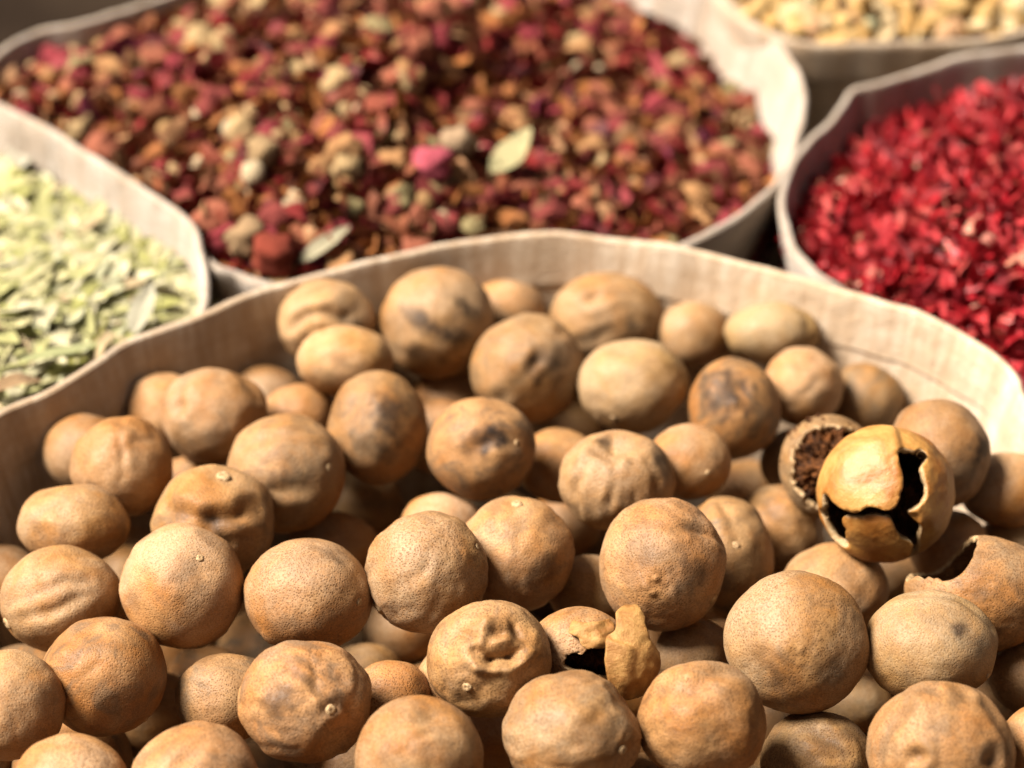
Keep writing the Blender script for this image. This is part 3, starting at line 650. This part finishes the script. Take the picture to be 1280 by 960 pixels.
for i, l in enumerate(L):
    if not isinstance(l['f'], str): build_lime(i, l); continue
    dp = D[i]; cx, cy = l['c']; R = REAL[i].mean()
    root = empty('broken_lime', POS[i], CAMROT); tag(root, l['label'], 'broken lime', 'broken dried limes')
    if l['f'] == 'GOLD':
        holes = [[(1113,563),(1120,560),(1134,563),(1146,560),(1151,567),(1148,574),(1138,577),(1142,590),(1146,603),(1146,620),(1139,626),(1128,634),(1119,636),(1133,650),(1142,655),(1140,668),(1137,671),(1144,680),(1146,706),(1139,706),(1136,676),(1126,672),(1115,668),(1110,652),(1100,637),(1108,632),(1115,612),(1118,595),(1114,578)],
                 [(1023,609),(1033,626),(1044,636),(1048,650),(1054,672),(1060,684),(1050,682),(1036,666),(1026,640)],
                 [(1044,635),(1062,640),(1070,634),(1078,630),(1088,635),(1102,636),(1104,640),(1080,639),(1066,643),(1046,641)]]
        def sh(V, cx, cy, rad):
            x = V[:, 0]*rad[0]+cx; y = cy-V[:, 1]*rad[1]; f = smooth(0, .3, V[:, 2])
            up = smooth(642, 634, y)*smooth(1122, 1110, x)*f; low = smooth(636, 642, y)*smooth(1140, 1128, x)*f
            rgt = smooth(1145, 1175, x)*f
            return 0.055*up-0.11*low-0.04*rgt-0.05*np.exp(-(((x-1148)/6)**2))*f*smooth(640, 660, y)-0.06*f*np.exp(-((x-1075)/22)**2-((y-596)/26)**2)
        shell((cx, cy), RR[i], None, holes, 5.0, root, 'rind_shell', [GOLD, INNER, TORN], 0.0019, sh, dp)
        pulp(root, R*0.72, 3.0, (0.004, -0.002, -0.006))
        V, F = ico(4)                             # curled tongue of skin in the hole
        ang = np.linspace(0, 1.6*math.pi, 18); k = []
        for a in ang: k.append([math.cos(a)*0.0016*(1-a/9), math.sin(a)*0.0014*(1-a/9), 0])
        Vt = []; Ft = []
        for q, p in enumerate(k):
            for w_ in range(4): Vt.append([p[0]+0.0002*w_, p[1], -0.0045*w_/3])
        for q in range(len(k)-1):
            for w_ in range(3): a0 = q*4+w_; Ft.append([a0, a0+1, a0+5, a0+4])
        cu = link('curled_skin', mesh_np('curled_skin', Vt, Ft, INNER), root)
        cu.location = ((1141-cx)*dp/FPX, (cy-568)*dp/FPX, R*0.72)
    elif l['f'] == 'HALF':
        hole = [[(cx-48, cy-20), (cx-30, cy-46), (cx-5, cy-52), (cx+30, cy-44), (cx+48, cy-10), (cx+45, cy+40), (cx+10, cy+56), (cx-30, cy+48), (cx-50, cy+18)]]
        shell((cx, cy), RR[i], None, hole, 9.0, root, 'rind_shell', [RIND, INNER, TORN], 0.0018, None, dp, jag=5).color = (0, .6, .3, 1)
        pulp(root, R*1.12, 8.0, (-0.001, 0.001, 0.001))
    elif l['f'] == 'BITE':
        bite = [[(1100,630),(1212,630),(1221,668),(1212,680),(1205,690),(1196,702),(1187,712),(1177,719),(1166,721),(1163,714),(1158,722),(1154,714),(1149,721),(1143,716),(1134,724),(1124,728),(1100,715)]]
        o = shell((cx, cy), (RR[i][0]*1.13, RR[i][1]), None, bite, 14.0, root, 'rind_shell', [RIND, INNER, TORN], 0.0016, None, dp, both=True, jag=2.0)
        o.color = (0.05, .6, .45, 1)
        nb = link('stem_button', nub_mesh(0.0014, 4), root); x, y = (1223-cx)/(RR[i][0]*1.13), (cy-711)/RR[i][1]
        nb.location = (x*REAL[i][0]*1.13, y*REAL[i][1], R*1.02*math.sqrt(1-x*x-y*y)); nb.rotation_euler = Vector(uvdir(x, y)).to_track_quat('Z', 'Y').to_euler()
        pulp(root, R*0.55, 6.0, (0.004, -0.004, -0.006))
    else:
        hole = [[(703,826),(708,816),(716,811),(727,812),(740,803),(764,800),(776,820),(770,848),(750,846),(730,838),(716,836)]]
        o = shell((cx, cy), RR[i], None, hole, 17.0, root, 'rind_shell', [RIND, INNER, TORN], 0.0014, None, dp, jag=3); o.color = (.3, .2, .1, 1)
        pulp(root, R*0.75, 5.0, (0.003, 0, -0.002))
        big = [[(753,788),(757,785),(766,781),(768,772),(766,760),(772,754),(782,749),(799,750),(806,760),(808,775),(815,795),(825,808),(827,822),(823,842),(816,855),(810,866),(798,870),(785,871),(775,869),(769,858),(758,851),(754,830),(752,812),(754,800)]]
        def ridge(V, cx_, cy_, rad):
            x = V[:, 0]*rad[0]+cx_; y = cy_-V[:, 1]*rad[1]; f = smooth(0, .3, V[:, 2])
            edge = 788+0.35*(x-753)
            return f*(0.09*smooth(-2, 2, y-edge)*smooth(795, 780, x)-0.03*np.exp(-((y-edge+10)/8)**2))+0.014*perlin(V*6+2)
        d2 = dp-0.020
        o = shell((775, 812), (62, 68), big, [], 23.0, root, 'peel_piece', [PEEL, INNER, TORN], 0.0013, ridge, d2, jag=1.6,
                  offset=tuple(((775-cx)*d2/FPX, (cy-812)*d2/FPX, 0.004))); o.color = (.35, 0, .2, 1)
        small = [[(708,786),(711,776),(714,768),(722,771),(731,772),(745,770),(762,768),(770,778),(768,792),(754,806),(742,804),(732,806),(724,800),(721,790),(714,789)]]
        d3 = dp-0.012
        o = shell((735, 800), (48, 42), small, [], 31.0, root, 'peel_piece', [PEEL, INNER, TORN], 0.0012, lambda V, a, b, c: 0.10*perlin(V*3+4), d3, jag=1.6,
                  offset=tuple(((735-cx)*d3/FPX, (cy-800)*d3/FPX, 0.0045))); o.color = (.1, .2, .6, 1)

# limes beneath the top ones (seen in the dark gaps) and just beyond the frame
rs = np.random.RandomState(11)
AP = list(POS); AR = list(REAL.mean(1)); vis = len(AP); extra = []
prad = rm
cand = []
for k in range(5000):
    x = rs.uniform(-0.19, 0.195); y = rs.uniform(-0.31, 0.055); cand.append((x, y, hs(x, y)-rs.uniform(0, 0.006), 0.0155+0.003*rs.rand(), 0))
for lv, dz in enumerate((0.036, 0.066, 0.094)):
    sp_ = 0.0335
    for a in range(-8, 9):
        for b in range(-12, 7):
            x = a*sp_+(b % 2)*sp_/2+(lv % 2)*0.011+rs.uniform(-.002, .002); y = -0.02+b*sp_*0.87+lv*0.008+rs.uniform(-.002, .002)
            cand.append((x, y, hs(x, y)-dz+rs.uniform(-.003, .003), 0.0165+0.0012*rs.rand(), 1))
for x, y, z, R_, deep in cand:
    P = np.array([x, y, z])
    dr = clearance(P)
    if dr < R_*0.9+0.16*max(0, -z): continue
    px, py, d = project(P); pr = R_/d*FPX
    inside = (-pr*0.95 < px < 1280+pr*0.95) and (py < 960+pr*0.95)
    if inside and not deep: continue
    A = np.array(AP); B = np.array(AR)
    if (np.linalg.norm(A-P, axis=1) < (B+R_)*(0.80 if deep else 0.95)).any(): continue
    sp = np.hypot(C[:, 0]-px, C[:, 1]-py)
    if inside and ((sp < (prad+pr)*0.96) & (D > d-0.006)).any(): continue
    if inside and (py-pr < 440 and z > -0.06): continue
    AP.append(P); AR.append(R_); extra.append((P, R_, inside))
print('extra limes', len(extra), sum(e[2] for e in extra))
VARS = []
for k in range(10):
    V, F = ico(4); f = []
    rr = random.Random(k)
    if k % 2: f.append(('ribs', rr.uniform(-.5, .5), rr.uniform(-.5, .5), rr.choice([5, 6, 7]), 0.035))
    if k % 3 == 0: f.append(('dent', rr.uniform(-.5, .5), rr.uniform(-.5, .5), .3, .09))
    r, st, _ = lime_shape(V, f, 200+k); me = mesh_np('lime_rind', V*r[:, None]*0.017, F, RIND); set_stain(me, st); VARS.append(me)
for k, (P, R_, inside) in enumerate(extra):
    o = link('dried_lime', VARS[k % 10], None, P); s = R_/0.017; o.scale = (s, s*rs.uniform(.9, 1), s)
    o.rotation_euler = rs.uniform(0, 6.28, 3); o.color = (rs.uniform(0, .3), rs.uniform(.1, .7), rs.uniform(0, .5), 1) if not inside else (0, rs.uniform(.2, .7), rs.uniform(.6, .95), .6)  # buried limes coloured darker and greyer to deepen the shade in the gaps
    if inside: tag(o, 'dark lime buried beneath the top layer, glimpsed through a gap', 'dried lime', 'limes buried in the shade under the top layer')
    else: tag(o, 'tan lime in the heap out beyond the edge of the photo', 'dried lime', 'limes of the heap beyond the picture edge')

# ------------------------------------------------------------------ dried flowers and leaves
def rim_radius(rim):
    c = rim[:, :2].mean(0); a = np.arctan2(rim[:, 1]-c[1], rim[:, 0]-c[0]); o = np.argsort(a)
    a = a[o]; r = np.hypot(rim[o, 0]-c[0], rim[o, 1]-c[1])
    A = np.concatenate([a-2*np.pi, a, a+2*np.pi]); Rr = np.tile(r, 3)
    return c, lambda t: np.interp(t, A, Rr)
def make_mound(rim, edge, H, name, colr, seed, label, cat):
    c, rf = rim_radius(rim); zb = rim[:, 2].mean()
    def z_at(x, y):
        dx, dy = x-c[0], y-c[1]; t = np.arctan2(dy, dx); rho = np.hypot(dx, dy)/rf(t)
        return zb-edge(t)+H*(1-np.clip(rho, 0, 1)**2)
    T = np.linspace(-np.pi, np.pi, 140, endpoint=False); Rh = np.linspace(0.0, 1.0, 44)
    V = []
    for rh in Rh:
        rad = rf(T)*rh - 0.0035*rh
        x = c[0]+rad*np.cos(T); y = c[1]+rad*np.sin(T)
        V.append(np.stack([x, y, z_at(x, y)-0.007+0.003*perlin(np.stack([x*90, y*90, 0*x+seed], 1))], 1))
    V = np.concatenate(V); i = np.arange(140); j = (i+1) % 140
    F = np.concatenate([np.stack([k*140+i, k*140+j, (k+1)*140+j, (k+1)*140+i], 1) for k in range(43)])
    o = link(name, mesh_np(name, V, F, colr)); tag(o, label, cat, kind='stuff')
    return c, rf, z_at

def grid_sheet(nu, nv, fn):
    V = np.array([fn(u, v) for v in np.linspace(0, 1, nv) for u in np.linspace(-1, 1, nu)])
    F = [[j*nu+i, j*nu+i+1, (j+1)*nu+i+1, (j+1)*nu+i] for j in range(nv-1) for i in range(nu-1)]
    F = np.array(F); return V, np.concatenate([F[:, [0, 1, 2]], F[:, [0, 2, 3]]])
def petal(k):
    r = random.Random(k*3+1); s = k*2.3; c1 = r.uniform(.3, .9); c2 = r.uniform(-.5, .6); tw = r.uniform(-.8, .8)
    def fn(u, v):
        w = (math.sin(math.pi*min(v**.6*.93+.04, 1)))**.7*.62
        x = u*w; y = v*1.15-.55; z = c1*x*x*1.4+c2*y*y+tw*x*y
        return (x, y, z)
    V, F = grid_sheet(6, 6, fn); V = V+np.stack([0.16*perlin(V*2.6+s), 0.16*perlin(V*2.6+s+4), 0.42*perlin(V*2.2+s+8)], 1); return V, F
def strip(k):
    r = random.Random(k*5+2); s = k*3.1; tw = r.uniform(-2.5, 2.5); bend = r.uniform(-1.2, 1.2); wd = r.uniform(.12, .25)
    def fn(u, v):
        w = wd*(math.sin(math.pi*(v*.92+.04)))**.5; a = tw*(v-.5); y = (v-.5)*1.5
        return (u*w*math.cos(a)+bend*y*y*.3, y, u*w*math.sin(a)+bend*y*y*.5)
    V, F = grid_sheet(5, 9, fn); V = V+np.stack([0.20*perlin(V*2.4+s), 0.1*perlin(V*2.4+s+4), 0.24*perlin(V*2.4+s+8)], 1); return V, F
def leaf(k):
    r = random.Random(k*7+3); s = k*1.9; fold = r.uniform(.05, .4); bend = r.uniform(-.25, .25); wd = r.uniform(.22, .34); tw = r.uniform(-.15, .15)
    def fn(u, v):
        w = wd*(math.sin(math.pi*(v**.85*.97+.015)))**.8; y = (v-.5)*2; a = tw*y
        x = u*w; z = abs(u)*w*fold+bend*y*y-(0.03 if abs(u) < .01 else 0)
        return (x*math.cos(a)-z*math.sin(a), y, x*math.sin(a)+z*math.cos(a))
    V, F = grid_sheet(7, 10, fn); V = V+np.stack([0.04*perlin(V*3+s), 0*V[:, 0], 0.07*perlin(V*2.0+s+8)], 1); return V, F
def bud(k):
    V, F = ico(3); s = k*2.7; ph = np.arctan2(V[:, 1], V[:, 0]); th = np.arccos(V[:, 2])
    sp = (ph*3+th*3.4+s) % (2*np.pi)/(2*np.pi)
    r = 0.55*(1+0.42*(sp-.5)*np.sin(th)+0.22*perlin(V*2.2+s)+0.16*perlin(V*5+s))
    P = V*r[:, None]*np.array([1, 1, 1.15]); P[:, 2] += 0.28*smooth(.8, 0.0, th)*np.abs(perlin(V*6+s)); return P, F
def nut(k):
    V, F = ico(2); s = k*2.1; r = 0.5*(1+0.22*perlin(V*1.8+s)+0.10*perlin(V*5+s)); return V*r[:, None]*np.array([1, 1.25, .9]), F
def curl(k):
    V, F = ico(2); s = k*1.7; r = 0.5*(1+0.5*perlin(V*1.6+s)+0.3*perlin(V*3.5+s)); return V*r[:, None]*np.array([1, 1.3, .8]), F

def scatter(places, names, name, cat, label, group, shapes, mat, palette, weights, mound, n, size, layers, nindiv, tilt, seed, stuff_name, stuff_label, margin=160, special=(), rmax=0.97, shade_var=0.18):
    c, rf, z_at = mound; r_ = np.random.RandomState(seed); items = []; guard = 0
    Tm = 0.26
    while len(items) < n and guard < n*30:
        guard += 1
        x, y = c[0]+r_.uniform(-Tm, Tm), c[1]+r_.uniform(-Tm, Tm)
        t = math.atan2(y-c[1], x-c[0]); R1 = float(rf(t)); rho = math.hypot(x-c[0], y-c[1])
        if rho > R1*rmax-0.003: continue
        h = r_.uniform(0, 1)**0.8
        z = float(z_at(x, y))-layers+h*layers
        px, py, d = project((x, y, z))
        if not (-margin < px < 1280+margin and -margin < py < 700): continue
        inview = (-10 < px < 1290 and -10 < py < 600)
        sz = size*r_.uniform(.7, 1.3)
        items.append((inview*10+h*2.0+sz/size*.8-d*1.5, x, y, z, sz))
    items.sort(key=lambda q: -q[0])
    w = np.array(weights, float); w /= w.sum()
    meshes = {}
    SV, SF, ST = [], [], []; off = 0
    for k, (key, x, y, z, sz) in enumerate(items):
        si = r_.randint(len(shapes)); ci = r_.choice(len(palette), p=w)
        az = r_.uniform(0, 2*math.pi); ax = r_.normal(0, tilt); ay = r_.normal(0, tilt)
        M = (Matrix.Rotation(az, 3, 'Z') @ Matrix.Rotation(ax, 3, 'X') @ Matrix.Rotation(ay, 3, 'Y'))
        if k < nindiv:
            kk = (si, ci)
            if kk not in meshes:
                V, F = shapes[si]; col = np.array(palette[ci])
                tn = col[None]*(1+0.35*perlin(V*2+si)[:, None]); meshes[kk] = mesh_np(name, V, F, mat, tint=np.clip(tn, 0, 1))
            o = link(name, meshes[kk], None, (x, y, z)); o.scale = (sz, sz, sz); o.rotation_euler = M.to_euler()
            px, py, _ = project((x, y, z)); where = places(px, py)
            tag(o, names[ci]+' '+label+', '+where, cat, group)
        else:
            V, F = shapes[si]; W = (V*sz)@np.array(M).T+np.array([x, y, z])
            SV.append(W); SF.append(F+off); off += len(V)
            tn = np.array(palette[ci])[None]*(1+0.35*perlin(V*2+si)[:, None])*r_.uniform(1-shade_var, 1+shade_var); ST.append(np.clip(tn, 0, 1))
    if SV:
        o = link(stuff_name, mesh_np(stuff_name, np.concatenate(SV), np.concatenate(SF), mat, tint=np.concatenate(ST)))
        tag(o, stuff_label, cat, kind='stuff')
def single(name, cat, label, VF, mat, colr, px, py, z, size, rot):
    V, F = VF; tn = np.array(colr)[None]*(1+0.3*perlin(V*2.5)[:, None])
    o = link(name, mesh_np(name, V, F, mat, tint=np.clip(tn, 0, 1)), None, on_z(px, py, z)); o.scale = size if hasattr(size, '__len__') else (size,)*3
    o.rotation_euler = rot; tag(o, label, cat)

PET = [petal(k) for k in range(8)]; STR = [strip(k) for k in range(8)]; LEA = [leaf(k) for k in range(9)]; BUD = [bud(k) for k in range(6)]; NUT = [nut(k) for k in range(6)]; CUR = [curl(k) for k in range(8)]
m_petal = tint_material('dried_petal', 0.62, 0.08, gain=0.75); m_leaf = tint_material('dried_leaf', 0.6, 0.15, 500, 0.25, 0.80)
m_bud = tint_material('dried_bud', 0.8, 0.0, 600, 0.08, 0.82); m_hib = tint_material('dried_hibiscus', 0.42, 0.10, 600, 0.35, 1.0); m_gold = tint_material('dried_blossom', 0.7, 0.0, 500)
PI = math.pi
def rose_at(px, py):
    a = 'back' if py < 100 else ('middle' if py < 215 else 'front')
    b = 'left' if px < 330 else ('centre' if px < 660 else 'right')
    return 'in the %s %s of the rose heap' % (b, a)
def leaf_at(px, py): return ('high' if py < 290 else ('midway' if py < 390 else 'low'))+(' left' if px < 80 else ' right')+' in the leaf heap'
def red_at(px, py): return ('high' if py < 190 else ('midway' if py < 310 else 'low'))+(' right' if px > 1150 else ' left')+' in the red heap'
def gold_at(px, py): return ('left' if px < 1050 else 'middle' if px < 1160 else 'right')+' of the golden heap'
# roses
rose = make_mound(rose_rim, lambda t: 0.006+0.020*np.clip(np.cos(t+0.1), 0, 1)**1.5, 0.022, 'rose_petal_crumbs',
    simple_noise_mat('rose_crumbs', (0.10, 0.02, 0.02), (0.28, 0.09, 0.05), 260, 0.8, 0.002), 1, 'crushed dark rose petal crumbs beneath the loose petals', 'petals')
rose_pal = [(0.27, 0.018, 0.016), (0.38, 0.035, 0.03), (0.52, 0.08, 0.09), (0.13, 0.014, 0.014), (0.40, 0.12, 0.05), (0.52, 0.19, 0.05), (0.36, 0.08, 0.04), (0.25, 0.03, 0.07), (0.58, 0.30, 0.14), (0.26, 0.075, 0.03)]
scatter(rose_at, ['dark crimson', 'crimson', 'pink', 'blackish maroon', 'rusty', 'orange', 'red brown', 'purple', 'tan', 'brown'], 'rose_petal', 'petal', 'curled dried rose petal', 'dried rose petals in the sack behind the limes', PET, m_petal, rose_pal, [2.2, 2.8, 1.2, 1.8, 3.4, 4.6, 2.8, .6, 2.6, 2.4],
        rose, 3800, 0.0098, 0.012, 300, 1.1, 5, 'rose_petal_bed', 'bed of small dried rose petals, crimson to orange brown, filling the sack')
scatter(rose_at, ['red', 'rusty', 'tan', 'pale', 'olive', 'maroon'], 'rose_bud', 'rosebud', 'small dried rosebud', 'dried rosebuds in the sack behind the limes', BUD, m_bud, [(0.33, 0.05, 0.06), (0.42, 0.14, 0.08), (0.50, 0.26, 0.11), (0.60, 0.41, 0.20), (0.40, 0.32, 0.15), (0.28, 0.06, 0.05)], [2, 3, 2, 1.2, 1, 2],
        rose, 260, 0.0088, 0.005, 300, 1.4, 6, 'rose_bud_bed', 'more dried rosebuds half sunk in the petals')
scatter(rose_at, ['tan', 'brown', 'cream', 'reddish'], 'flower_base', 'flower base', 'tiny round flower base', 'pale flower bases among the rose petals', NUT, m_bud, [(0.60, 0.40, 0.20), (0.48, 0.28, 0.12), (0.68, 0.52, 0.32), (0.45, 0.17, 0.06)], [2, 2.5, 1, 2],
        rose, 300, 0.0055, 0.004, 300, 1.2, 7, 'flower_base_bed', 'more tiny pale flower bases among the petals')
def rz(px, py, dz=0.003, m=rose):
    z = 0.0
    for _ in range(8): P = on_z(px, py, z); z = float(m[2](P[0], P[1]))+dz
    return z
single('leaf_fragment', 'leaf', 'pale olive leaf fragment lying on the rose petals, the largest leaf there', LEA[3], m_leaf, (0.62, 0.55, 0.28), 640, 190, rz(640, 190, .007), (0.022, 0.0100, 0.008), (0.5, 0.1, -0.9))
single('rose_bud', 'rosebud', 'bright pink rosebud, the pinkest in the middle of the rose heap', BUD[1], m_bud, (0.60, 0.12, 0.16), 540, 205, rz(540, 205, .004), 0.0105, (0.3, 1.2, 0.4))
single('rose_bud', 'rosebud', 'round brownish red rosebud near the front left rim of the rose sack', BUD[2], m_bud, (0.30, 0.06, 0.035), 342, 318, rz(342, 318, .005), 0.0125, (0.9, 0.3, 0.4))
single('rose_bud', 'rosebud', 'tan rosebud touching the round brownish red one on its left', BUD[4], m_bud, (0.46, 0.30, 0.16), 308, 298, rz(308, 298, .006), 0.0105, (0.6, 0.5, 1.4))
single('rose_bud', 'rosebud', 'cream rosebud standing out at the left middle of the rose heap', BUD[0], m_bud, (0.52, 0.35, 0.18), 330, 190, rz(330, 190, .005), 0.0095, (0.9, 0.1, 0.2))
single('flower_base', 'flower base', 'cream flower base right below the cream rosebud at left', NUT[0], m_bud, (0.74, 0.58, 0.36), 316, 216, rz(316, 216, .006), 0.008, (0.3, 0.1, 0.2))
single('leaf_fragment', 'leaf', 'small cream leaf scrap near the front rim of the rose sack', LEA[1], m_leaf, (0.62, 0.56, 0.36), 405, 305, rz(405, 305, .006), (0.009, 0.010, 0.008), (0.4, 0.3, -0.9))
single('rose_bud', 'rosebud', 'pale pink bud near the upper middle, right of the big pink one', BUD[5], m_bud, (0.48, 0.33, 0.20), 572, 178, rz(572, 178, .006), 0.0095, (0.9, 0.9, 0.2))
# green leaves
green = make_mound(leaf_rim, lambda t: 0.014+0.004*np.sin(t), 0.010, 'leaf_crumbs',
    simple_noise_mat('leaf_crumbs', (0.16, 0.15, 0.05), (0.36, 0.34, 0.16), 260, 0.8, 0.002), 2, 'crumbled green leaf bits beneath the loose leaves', 'leaves')
scatter(leaf_at, ['pale green', 'green', 'cream', 'olive green', 'dark olive', 'tan', 'grey green'], 'dried_leaf', 'leaf', 'narrow dried leaf', 'dried green leaves in the left sack', LEA, m_leaf,
        [(0.76, 0.70, 0.36), (0.62, 0.60, 0.25), (0.86, 0.79, 0.50), (0.50, 0.49, 0.15), (0.38, 0.36, 0.08), (0.72, 0.55, 0.31), (0.70, 0.69, 0.42)], [3, 3, 2.5, 1.6, .8, .8, 2],
        green, 1400, 0.0108, 0.005, 300, 0.15, 8, 'dried_leaf_bed', 'bed of narrow pale green dried leaves filling the sack', 60)
single('dried_leaf', 'leaf', 'whitish broad leaf by the cloth in the top left of the leaf sack', LEA[2], m_leaf, (0.74, 0.70, 0.54), 22, 190, rz(22, 190, .005, green), (0.012, 0.0105, 0.01), (0.1, 0.1, 0.3))
single('dried_leaf', 'leaf', 'pale leaf standing upright near the right corner of the leaf sack', LEA[5], m_leaf, (0.72, 0.68, 0.50), 178, 385, rz(178, 385, .006, green), (0.012, 0.009, 0.01), (0.5, 0.1, -0.3))
single('dried_leaf', 'leaf', 'long green leaf lying level near the front of the leaf sack', LEA[0], m_leaf, (0.50, 0.52, 0.24), 75, 440, rz(75, 440, .006, green), (0.009, 0.0125, 0.009), (0.1, 0.1, -1.35))
single('dried_leaf', 'leaf', 'tan brown leaf tip near the cloth rim, low in the leaf sack', LEA[7], m_leaf, (0.50, 0.32, 0.16), 18, 478, rz(18, 478, .006, green), (0.009, 0.008, 0.009), (0.1, 0.1, -1.3))
# hibiscus
red = make_mound(red_rim, lambda t: 0.009+0.008*np.clip(np.cos(t-2.4), 0, 1), 0.030, 'hibiscus_crumbs',
    simple_noise_mat('hibiscus_crumbs', (0.10, 0.005, 0.012), (0.30, 0.012, 0.03), 260, 0.7, 0.002), 3, 'dark crimson hibiscus crumbs beneath the loose pieces', 'dried hibiscus')
scatter(red_at, ['crimson', 'deep crimson', 'bright red', 'pinkish red', 'blackish red', 'pale pink'], 'hibiscus_petal', 'petal', 'crumpled hibiscus petal', 'dried hibiscus petals in the right sack', STR, m_hib,
        [(0.46, 0.014, 0.022), (0.34, 0.008, 0.016), (0.58, 0.035, 0.04), (0.64, 0.10, 0.085), (0.20, 0.006, 0.012), (0.68, 0.28, 0.18)], [4, 3, 3, 1.4, 1.5, .4],
        red, 3000, 0.0105, 0.010, 300, 0.8, 9, 'hibiscus_petal_bed', 'bed of crumpled crimson dried hibiscus petals filling the sack', 60)
scatter(red_at, ['pale', 'pinkish', 'orange'], 'hibiscus_seed', 'seed', 'small seed piece', 'pale bits among the hibiscus', NUT, m_bud, [(0.68, 0.40, 0.28), (0.60, 0.24, 0.18), (0.62, 0.30, 0.08)], [2, 2, .6],
        red, 30, 0.0050, 0.002, 60, 1.2, 10, 'hibiscus_seed_bed', 'more pale seed pieces among the hibiscus', 40)
# golden blossoms
gold = make_mound(gold_rim, lambda t: 0.004+0*t, 0.014, 'blossom_crumbs',
    simple_noise_mat('blossom_crumbs', (0.30, 0.17, 0.05), (0.52, 0.34, 0.13), 260, 0.8, 0.002), 4, 'golden blossom crumbs beneath the loose blossoms', 'dried blossoms')
scatter(gold_at, ['golden', 'ochre', 'cream', 'tan', 'greenish'], 'dried_blossom', 'blossom', 'small crumpled dried blossom', 'golden dried blossoms in the rear sack', CUR+PET[:3], m_gold,
        [(0.62, 0.40, 0.15), (0.52, 0.30, 0.09), (0.70, 0.52, 0.28), (0.58, 0.34, 0.17), (0.55, 0.52, 0.30)], [3, 2, 2, 1.5, .6],
        gold, 900, 0.0085, 0.006, 300, 1.0, 12, 'dried_blossom_bed', 'bed of golden dried blossoms filling the sack', 160)
print('objects', len(bpy.data.objects))
